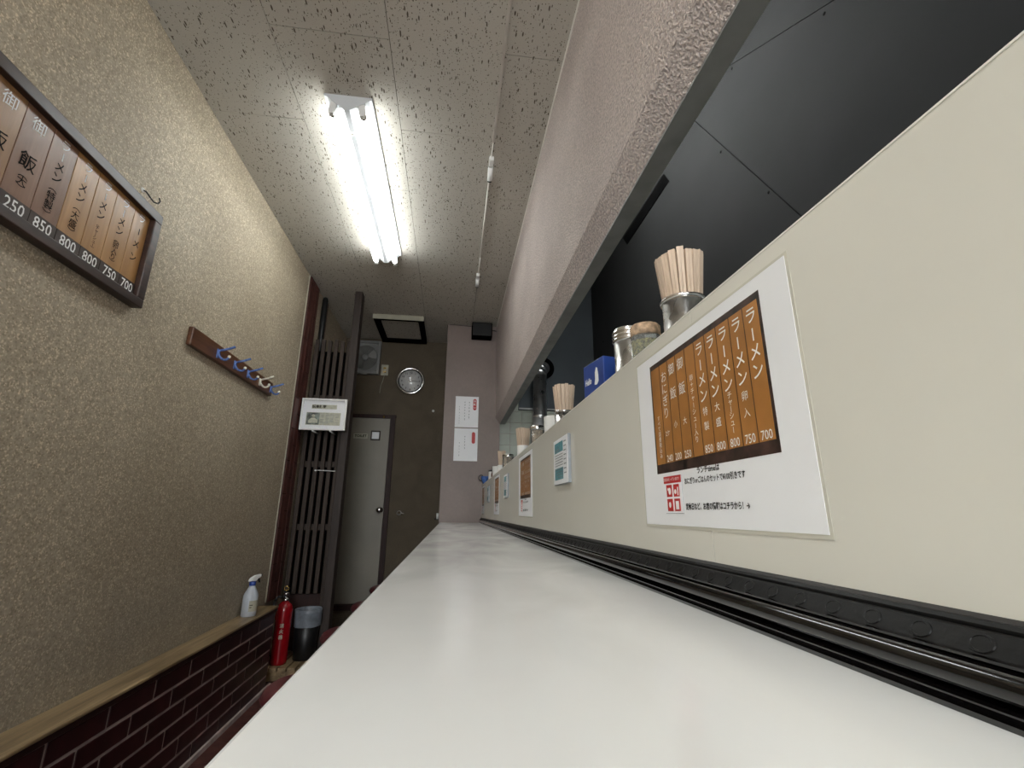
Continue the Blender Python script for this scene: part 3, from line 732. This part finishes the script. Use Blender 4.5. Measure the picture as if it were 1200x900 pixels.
# brick pilasters
def pilaster(y0, y1, cols, label, zb=0, x1=-1.170):
    t = thing('brick_pilaster', label, 'pillar', (W, (y0+y1)/2, zb))
    MB().box(-1.184, x1-.004, y0, y1, zb, CZ-.001).build('mortar_core', darkmort, t)
    wd = (y1-y0)/cols
    for c in range(cols):
        z = zb - (.117 if c % 2 else 0)
        while z < CZ:
            a, b_ = max(z, zb)+.003, min(z+.234, CZ)-.004
            if b_ > a+.01: MB().box(x1-.0045, x1+random.uniform(-.001, .0015), y0+c*wd+.003, y0+(c+1)*wd-.003, a, b_).build('brick', brickr, t, bevel=.0015)
            z += .234
    return t
pilaster(3.522, 3.757, 3, 'red brick pilaster on left wall between plaster and lattice screen', zb=.463)
pilaster(3.95, 4.05, 1, 'narrow red brick strip on the wall behind the lattice screen')
t = thing('wall_post', 'dark rounded timber post against the left wall beside red brick pilaster', 'post', (-1.16, 3.912, 0))
MB().lathe((-1.160, 3.912, 0), [(.024, 0), (.024, CZ-.03), (.018, CZ-.008), (.010, CZ-.002)], 16).build('shaft', black, t)
MB().lathe((-1.160, 3.912, 0), [(.0245, 0), (.0245, .06), (.024, .062)], 16).build('foot', black, t)

# ================================================================== LATTICE SCREEN
ls = thing('lattice_screen', 'dark wooden lattice screen of tall upright slats before the toilet door', 'screen', (-1.03, 3.83, .08))
for k in range(6):
    xc = -1.150+.0500*k+ (k*.0008)
    MB().box(xc-.0145, xc+.0145, 3.800+random.uniform(-.002, .002), 3.826, .47, 2.42+random.uniform(-.008, .008)).build('slat', latw, ls, bevel=.002)
for z in (1.93, 1.40, .93): MB().box(-1.160, -.879, 3.827, 3.850, z-.022, z+.022).build('rail', latw, ls)
MB().box(-1.165, -.879, 3.868, 3.880, .10, 2.34).build('dark_space_sheet', vblack, ls)  # black sheet added to stand for the unlit space behind the slats
MB().box(-1.165, -.906, 3.815, 3.850, .10, .465).build('kick_board', redw, ls)
MB().box(-.905, -.877, 3.790, 3.850, .10, 2.42).build('side_stile', latw, ls, bevel=.003)
t = thing('curtain_rod', 'thin pale rod across the lattice slats below the newspaper frame', 'rod', (-.97, 3.79, 1.345))
MB().tube((-1.045, 3.792, 1.350), (-.895, 3.792, 1.345), .0035, n=10).build('rod', white, t)
for xx in (-1.043, -.897): MB().tube((xx, 3.7985, 1.348), (xx, 3.790, 1.348), .006, n=10).build('rod_end', white, t)
t = thing('corner_post', 'square grey-brown timber post reaching from floor to ceiling beside lattice screen', 'post', (-.845, 3.80, 0))
MB().box(-.876, -.816, 3.745, 3.845, 0, CZ-.001).build('shaft', postw, t, bevel=.004)
MB().box(-.880, -.812, 3.741, 3.849, 0, .10).build('foot', latw, t, bevel=.003)
t = thing('picture_frame', 'white framed newspaper clipping hung on the front of lattice screen', 'picture frame', (-.99, 3.70, 1.70))
X0, X1, Z0, Z1 = -1.213+.02, -.868, 1.660, 1.915
fx0, fx1, fz0, fz1 = -1.157, -.824, 1.637, 1.881
yf = 3.665
# frame sides
for nm, a in (('frame_side', (fx0, fx0+.012, fz0, fz1)), ('frame_side', (fx1-.012, fx1, fz0, fz1)), ('frame_side', (fx0+.012, fx1-.012, fz0, fz0+.012)), ('frame_side', (fx0+.012, fx1-.012, fz1-.012, fz1))):
    MB().box(a[0], a[1], yf-.030, yf-.004, a[2], a[3]).build(nm, white, t, bevel=.002)
MB().box(fx0+.01, fx1-.01, yf-.012, yf-.005, fz0+.01, fz1-.01).build('mount', paper, t)
cl = MB().box(-1.118, -.866, yf-.0135, yf-.0125, 1.677, 1.775).build('clipping', newsm, t)
MB().box(-1.114, -1.020, yf-.0145, yf-.0137, 1.681, 1.772).build('press_photo', inkpic, cl)
mb = MB()
mb.lathe((-1.066, yf-.0150, 1.747), [(.0, 0), (.013, 0), (.013, .0005)], 14, 'Y'); mb.prism([(-1.100, yf-.0152, 1.692), (-1.032, yf-.0152, 1.694), (-1.032, yf-.0152, 1.716), (-1.056, yf-.0152, 1.733), (-1.080, yf-.0152, 1.731), (-1.098, yf-.0152, 1.714)], (0, .0004, 0))
mb.build('photo_highlights', newsm, cl)
mb = MB()
for c_ in range(4):
    for r_ in range(9):
        if random.random() < .9: mb.box(-1.014+c_*.036, -1.014+c_*.036+random.uniform(.022, .031), yf-.0140, yf-.0135, 1.765-r_*.0092, 1.7675-r_*.0092)
mb.build('text_lines', inkgrey, cl)
hd = MB().box(-1.085, -.900, yf-.0135, yf-.0125, 1.803, 1.836).build('masthead', newsm, t)
mb = MB(); write(mb, '読売新聞', (-1.030, yf-.0142, 1.819), (1, 0, 0), (0, 0, 1), .026, bold=.03); mb.build('lettering', inkb, hd)
MB().box(fx0+.012, fx1-.012, yf-.018, yf-.017, fz0+.012, fz1-.012).build('glass_pane', pane, t)
for xx in (-1.055, -.928): MB().tube((xx, yf-.032, fz0-.006), (xx, 3.795, fz0-.006), .006, n=10).build('support_peg', white, t)
MB().box(-1.09, -.93, yf-.005, 3.794, 1.78, 1.80).build('hanger', latw, t)

# ================================================================== FLOOR THINGS
dk_ = thing('duckboard', 'low wooden slatted duckboard on the floor under extinguisher and bin', 'duckboard', (-1.0, 3.70, 0))
for k in range(6): MB().box(-1.165+k*.058, -1.165+k*.058+.048, 3.50, 3.735 if k > 4 else 3.90-.02*0 if k < 3 else 3.735, .055, .078).build('slat', ledgew, dk_, bevel=.002)
for yy in (3.54, 3.66): MB().box(-1.165, -.83, yy-.02, yy+.02, 0, .055).build('batten', ledgew, dk_)
ex = thing('fire_extinguisher', 'red fire extinguisher with black hose standing between bench and bin', 'fire extinguisher', (-1.082, 3.60, .078))
cx, cy, cz = -1.082, 3.60, .078
MB().lathe((cx, cy, cz), [(0, .004), (.042, .004), (.050, 0), (.052, .012), (.053, .02), (.053, .325), (.050, .345), (.040, .362), (.024, .374), (.020, .378), (0, .378)], 32).build('cylinder', redx, ex)
MB().lathe((cx, cy, cz+.378), [(.016, 0), (.020, .004), (.020, .016), (.014, .020), (.014, .040), (.018, .044), (.018, .054), (0, .056)], 20).build('valve', chrome, ex)
mb = MB(); mb.prism([(cx-.008, cy-.03, cz+.432), (cx-.008, cy+.045, cz+.450), (cx-.008, cy+.045, cz+.458), (cx-.008, cy-.03, cz+.442)], (.016, 0, 0)); mb.build('lever', black, ex)
mb = MB(); mb.prism([(cx+.008, cy-.035, cz+.410), (cx+.008, cy+.05, cz+.412), (cx+.008, cy+.05, cz+.420), (cx+.008, cy-.035, cz+.422)], (-.016, 0, 0)); mb.build('carry_handle', black, ex)
MB().path([(cx+.004+.014*math.cos(a), cy-.03, cz+.462+.014*math.sin(a)) for a in [k*2*PI/10 for k in range(11)]], .0035, 8).build('safety_pin', brass, ex)
mb = MB().path([(cx-.014, cy-.02, cz+.405), (cx-.045, cy-.03, cz+.412), (cx-.062, cy-.028, cz+.38), (cx-.064, cy-.02, cz+.30), (cx-.064, cy-.015, cz+.12)], .008, 10); mb.build('hose', black, ex)
MB().tube((cx-.064, cy-.015, cz+.12), (cx-.064, cy-.014, cz+.05), .008, .013, 12).build('nozzle', black, ex)
def on_cyl(mb, s, a0, zt, size, pitch):
    for i, ch in enumerate(s):
        d = Vector((math.cos(a0), math.sin(a0), 0)); r_ = Vector((-math.sin(a0), math.cos(a0), 0))
        write(mb, ch, Vector((cx, cy, zt-i*pitch))+d*.0545, r_, (0, 0, 1), size, bold=.02)
mb = MB(); on_cyl(mb, '消火器', math.radians(-78), cz+.235, .026, .034); mb.build('lettering', labelm, ex)
mb = MB()
for a0, a1 in ((-160, -138),):
    pts = [(cx+.0536*math.cos(math.radians(a)), cy+.0536*math.sin(math.radians(a))) for a in range(a0, a1+1, 4)]
    for (xa, ya), (xb, yb) in zip(pts, pts[1:]): mb.quad((xa, ya, cz+.15), (xb, yb, cz+.15), (xb, yb, cz+.27), (xa, ya, cz+.27)); mb.quad((xa, ya, cz+.06), (xb, yb, cz+.06), (xb, yb, cz+.12), (xa, ya, cz+.12))
mb.build('instruction_label', labelm, ex)
bi = thing('waste_bin', 'black waste bin lined with a frosted plastic bag beside the extinguisher', 'bin', (-.950, 3.700, .078))
MB().lathe((-.950, 3.700, .078), [(0, 0), (.066, 0), (.070, .004), (.084, .292), (.081, .292), (.068, .008), (0, .008)], 28).build('bin_body', black, bi)
MB().lathe((-.950, 3.700, .078), [(.0865, .205), (.0875, .25), (.0885, .290), (.0895, .312), (.085, .314), (.080, .300), (.072, .25)], 40, wob=lambda k, a: (.03 if k == 0 else .02)*math.sin(5*a+k)+.012*math.sin(11*a+2*k), cap=False).build('bag', bagm, bi)
for a in (-95, -35):
    pass
# stools
st = thing('bar_stool', 'round maroon vinyl stool nearest the camera, half hidden below the counter', 'stool', (-.455, 1.93, 0), 'maroon stools along the counter')
sx, sy = -.455, 1.93
MB().lathe((sx, sy, 0), [(0, .470), (.10, .470), (.140, .466), (.156, .455), (.160, .440), (.158, .425), (.150, .415), (0, .412)], 40).build('seat', stoolm, st)
MB().lathe((sx, sy, 0), [(.1595, .428), (.163, .434), (.163, .440), (.1595, .446)], 40, cap=False).build('seat_piping', stoolm, st)
MB().lathe((sx, sy, 0), [(.022, .03), (.022, .411)], 18).build('column', chrome, st)
MB().lathe((sx, sy, 0), [(0, .028), (.06, .026), (.15, .012), (.16, 0)], 30).build('foot', black, st)
dup(st, (0, .755, 0), 'round maroon stool second along, in front of the waste bin')
dup(st, (0, 1.50, 0), 'round maroon stool third along, in front of the toilet door')
dup(st, (0, 2.22, 0), 'farthest round maroon stool, by the right jamb of the toilet door')
# spray bottle
bx_, by_, bz_ = -1.130, 3.105, .462
sp = thing('spray_bottle', 'translucent spray bottle with blue collar standing on the bench plank', 'spray bottle', (bx_, by_, bz_))
mb = MB(); prf = [(0, 0), (.036, 0), (.040, .004), (.040, .105), (.037, .118), (.018, .155), (.014, .165), (0, .165)]
mb.lathe((bx_, by_, bz_), prf, 28); mb.build('bottle_body', milky, sp)
MB().lathe((bx_, by_, bz_+.163), [(.016, 0), (.0175, .002), (.0175, .020), (.015, .022)], 20).build('collar', blue, sp)
rtv = Vector((.45, .89, 0)).normalized(); side = Vector((-rtv.y, rtv.x, 0))
pts = [(-.030, .187), (-.018, .205), (.008, .217), (.048, .221), (.050, .205), (.030, .198), (.018, .186)]
mb = MB(); o_ = Vector((bx_, by_, bz_))-side*.010
mb.prism([o_+rtv*a+Vector((0, 0, z)) for a, z in pts], side*.020); mb.build('spray_head', white, sp, bevel=.004)
mb = MB(); o_ = Vector((bx_, by_, bz_))-side*.005
mb.prism([o_+rtv*a+Vector((0, 0, z)) for a, z in ((.030, .200), (.040, .203), (.050, .178), (.046, .172))], side*.010); mb.build('trigger', black, sp, bevel=.002)
MB().tube(Vector((bx_, by_, bz_+.213))+rtv*.048, Vector((bx_, by_, bz_+.213))+rtv*.058, .007, n=12).build('nozzle', black, sp)
mb = MB(); 
pts = [(bx_+.0405*math.cos(math.radians(a)), by_+.0405*math.sin(math.radians(a))) for a in range(-75, 6, 8)]
for (xa, ya), (xb, yb) in zip(pts, pts[1:]): mb.quad((xa, ya, bz_+.028), (xb, yb, bz_+.028), (xb, yb, bz_+.085), (xa, ya, bz_+.085))
mb.build('label', labelm, sp)
mb = MB(); pts = [(bx_+.0409*math.cos(math.radians(a)), by_+.0409*math.sin(math.radians(a))) for a in range(-70, -30, 8)]
for z in (.048, .060):
    for (xa, ya), (xb, yb) in list(zip(pts, pts[1:]))[:3 if z > .05 else 2]: mb.quad((xa, ya, bz_+z), (xb, yb, bz_+z), (xb, yb, bz_+z+.004), (xa, ya, bz_+z+.004))
mb.build('label_print', inkb, sp)

# ================================================================== BACK WALL THINGS
ck = thing('wall_clock', 'round silver-rimmed clock on the brown back wall right of the fan', 'clock', (-.478, BY, 2.393))
kx, kz = -.478, 2.393
MB().lathe((kx, BY, kz), [(.150, 0), (.153, -.012), (.150, -.030), (.140, -.038), (.128, -.036), (.120, -.022), (.118, -.012)], 48, 'Y', cap=False).build('rim', chrome, ck)
MB().lathe((kx, BY, kz), [(.1245, -.0365), (.1195, -.0385), (.1175, -.030)], 48, 'Y', cap=False).build('inner_ring', black, ck)
MB().lathe((kx, BY, kz), [(0, -.010), (.120, -.010), (.120, -.004)], 48, 'Y').build('dial', white, ck)
mb = MB()
for h in range(12):
    a = PI/2-(h or 12)*PI/6; write(mb, str(h or 12), (kx+.093*math.cos(a), BY-.0112, kz+.093*math.sin(a)), (1, 0, 0), (0, 0, 1), .030, bold=.01)
for k in range(60):
    a = k*PI/30; r0, r1 = .108, .113
    d = Vector((math.cos(a), 0, math.sin(a))); e = Vector((-math.sin(a), 0, math.cos(a)))*.0008; c0 = Vector((kx, BY-.0112, kz))
    mb.quad(c0+d*r0-e, c0+d*r1-e, c0+d*r1+e, c0+d*r0+e)
mb.build('numerals', inkb, ck)
def hand(name, ang, L, w_, yy, mat):
    d = Vector((math.sin(ang), 0, math.cos(ang))); e = Vector((math.cos(ang), 0, -math.sin(ang)))*w_; c0 = Vector((kx, yy, kz))
    MB().prism([c0-d*.018-e, c0+d*L-e*.5, c0+d*L+e*.5, c0-d*.018+e], (0, -.001, 0)).build(name, mat, ck)
hand('hour_hand', math.radians(338), .055, .004, BY-.013, inkb); hand('minute_hand', math.radians(92), .088, .003, BY-.015, inkb)
MB().lathe((kx, BY, kz), [(0, -.019), (.006, -.018), (.006, -.011)], 14, 'Y').build('hub', inkb, ck)
MB().lathe((kx, BY, kz), [(0, -.0285), (.118, -.0285), (.118, -.0275), (0, -.0275)], 40, 'Y').build('cover_glass', pane, ck)
# ventilation fan
fn = thing('ventilation_fan', 'square grey ventilation fan high on the back wall behind the post', 'fan', (-.965, BY, 2.44))
fx, fzc = -.968, 2.632
a0, a1, b0, b1 = -1.125, -.812, 2.448, 2.818
fm = flat('grey_fan_plastic', (.22, .225, .22), .45, var=.05); fb = flat('smoky_fan_blade', (.13, .13, .12), .45, var=.1)
for q in ((a0, a0+.028, b0, b1), (a1-.028, a1, b0, b1), (a0+.028, a1-.028, b0, b0+.03), (a0+.028, a1-.028, b1-.028, b1)):
    MB().box(q[0], q[1], BY-.045, BY, q[2], q[3]).build('frame', fm, fn, bevel=.003)
mb = MB(); n = 36
O_ = [mb.bm.verts.new((fx+.139*max(-1, min(1, 1.25*math.cos(2*PI*i/n))), BY-.030, fzc+.160*max(-1, min(1, 1.25*math.sin(2*PI*i/n))))) for i in range(n)]
I_ = [mb.bm.verts.new((fx+.128*math.cos(2*PI*i/n), BY-.024, fzc+.138*math.sin(2*PI*i/n))) for i in range(n)]
for i in range(n): mb.bm.faces.new((O_[i], O_[(i+1) % n], I_[(i+1) % n], I_[i]))
mb.build('orifice_plate', fm, fn)
for k in range(5):
    a = 2*PI*k/5+.3; c0 = Vector((fx, BY-.016, fzc)); d = lambda th, r: Vector((r*math.cos(th), 0, r*math.sin(th)))
    P = [c0+d(a-.12, .03), c0+d(a-.30, .115)+Vector((0, .010, 0)), c0+d(a+.10, .125), c0+d(a+.55, .118)+Vector((0, -.010, 0)), c0+d(a+.50, .032)+Vector((0, -.006, 0))]
    mb = MB(); mb.prism(P, (0, -.002, 0)); mb.build('blade', fb, fn)
MB().lathe((fx, BY, fzc), [(.036, -.010), (.034, -.034), (.022, -.040), (0, -.041)], 22, 'Y').build('hub', fm, fn)
MB().box(a0+.02, a1-.02, BY-.008, BY, b0+.02, b1-.02).build('shutter', fb, fn)
MB().box(-.99, -.93, BY-.050, BY-.045, b0-.010, b0+.006).build('pull_tab', fm, fn)
t = thing('wall_outlet', 'small yellowed power outlet on the back wall beside the fan', 'outlet', (-.757, BY, 2.50))
MB().box(-.795, -.720, BY-.008, BY, 2.445, 2.565).build('cover_plate', labelm, t, bevel=.003)
for z in (2.485, 2.525): MB().box(-.772, -.743, BY-.0095, BY-.008, z-.010, z+.010).build('socket', brass, t)
MB().path([(-.76, BY-.012, 2.50), (-.755, BY-.02, 2.44), (-.77, BY-.006, 2.38), (-.785, BY-.004, 2.33), (-.79, BY-.004, 2.25)], .0025, 6).build('cord', labelm, t)
t = thing('wall_peg', 'tiny white peg on the brown back wall beside the mauve pillar', 'peg', (-.22, BY, 2.07))
MB().lathe((-.222, BY, 2.075), [(.010, 0), (.010, -.01), (.014, -.02), (.008, -.03), (0, -.03)], 12, 'Y').build('peg', white, t)
t = thing('wall_ring', 'small metal ring hook on the back wall right of the door knob', 'hook', (-.50, BY, 1.03))
MB().path([(-.503+.020*math.cos(a), BY-.012, 1.035+.020*math.sin(a)) for a in [k*2*PI/14 for k in range(15)]], .0045, 8).build('ring', steelm, t)
MB().tube((-.483, BY, 1.035), (-.483, BY-.014, 1.035), .005, n=10).build('eye', steelm, t)
MB().tube((-.483, BY-.010, 1.035), (-.455, BY-.012, 1.028), .004, n=8).build('latch', steelm, t)
t = thing('corner_tap', 'little black and white tap sticking out at the pillar foot', 'tap', (-.105, 4.40, .98))
MB().tube((-.0985, 4.40, .985), (-.140, 4.40, .985), .006, n=10).build('spout', black, t)
MB().lathe((-.112, 4.40, .985), [(.009, 0), (.009, .022), (.011, .03), (.011, .05), (0, .052)], 14).build('valve_body', white, t)
# ceiling hatch
ht = thing('ceiling_hatch', 'black framed ceiling hatch with a pale front lip above the clock', 'hatch', (-.565, 4.52, CZ))
X0, X1, H0, H1 = -.800, -.330, 4.215, 4.865
MB().box(X0, X0+.060, H0, H1, CZ-.040, CZ).build('frame_side', vblack, ht); MB().box(X1-.050, X1, H0, H1, CZ-.040, CZ).build('frame_side', vblack, ht)
MB().box(X0+.06, X1-.05, H0, H0+.045, CZ-.040, CZ).build('frame_side', vblack, ht); MB().box(X0+.06, X1-.05, H1-.09, H1, CZ-.040, CZ).build('frame_side', vblack, ht)
MB().box(X0-.004, X1+.004, H0-.010, H0, CZ-.046, CZ).build('front_lip', labelm, ht, bevel=.002)
MB().box(X0+.06, X1-.05, H0+.045, H1-.09, CZ-.022, CZ-.012).build('hatch_panel', ceilm, ht)
# speaker
spk = thing('wall_speaker', 'black box speaker in the top corner of the mauve pillar', 'speaker', (.236, 4.36, 2.70))
MB().box(.137, .336, 4.245, 4.36, 2.698, 2.845).build('cabinet', vblack, spk, bevel=.008)
MB().box(.146, .327, 4.241, 4.246, 2.707, 2.836).build('grille', black, spk, bevel=.002)
MB().path([(.336, 4.34, 2.80), (.36, 4.345, 2.805), (.385, 4.352, 2.80)], .004, 8).build('cable', black, spk)
MB().path([(.137, 4.352, 2.838), (-.02, 4.352, 2.845), (-.09, 4.352, 2.845)], .0025, 8).build('cable', black, spk)
# posters
def poster(z0, z1, label, pill, cols, x0=.008, x1=.228):
    t = thing('notice_sheet', label, 'notice', ((x0+x1)/2, 4.36, z0), 'white laminated notices on the mauve pillar')
    MB().box(x0, x1, 4.3585, 4.3595, z0, z1).build('sheet', paper, t)
    mb = MB(); pz0, pz1 = pill[0], pill[1]; px = x1-pill[2]
    r = .016
    P = [(px+r*math.cos(a), 4.358, pz1-r+r*math.sin(a)) for a in [k*PI/8 for k in range(9)]]+[(px+r*math.cos(a), 4.358, pz0+r+r*math.sin(a)) for a in [PI+k*PI/8 for k in range(9)]]
    mb.prism(P, (0, .0004, 0)); mb.build('red_pill', inkred, t)
    if pill[3]:
        mb = MB(); column(mb, pill[3], (px, 4.3574, pz1-.024), (1, 0, 0), (0, 0, 1), .022, .031, bold=.03); mb.build('lettering', inkw, t)
    mb = MB()
    for cxx, za, zb, w_ in cols:
        z = za
        while z > zb:
            h = random.uniform(.010, .017)
            mb.box(cxx-w_*random.uniform(.6, 1), cxx+w_*random.uniform(.6, 1), 4.3579, 4.3584, z-h*.35, z)
            mb.box(cxx-w_*.25, cxx+w_*.25, 4.3577, 4.3583, z-h, z)
            z -= h+random.uniform(.010, .018)
    mb.build('handwriting', inkgrey, t)
    for zz in (z0+.02, z1-.02): MB().lathe((x0+.006, 4.3583, zz), [(0, -.003), (.004, -.002), (.004, 0)], 8, 'Y').build('pin', white, t)
    return t
poster(1.818, 2.117, 'upper white notice with red heading on the mauve pillar', (1.985, 2.095, .036, 'お願い'), [(.140, 2.065, 1.90, .006), (.098, 2.065, 1.88, .006), (.048, 2.02, 1.85, .0035)])
poster(1.503, 1.808, 'lower white notice with plain red oval on the mauve pillar', (1.665, 1.775, .040, ''), [(.108, 1.735, 1.60, .005), (.058, 1.675, 1.55, .0035)])
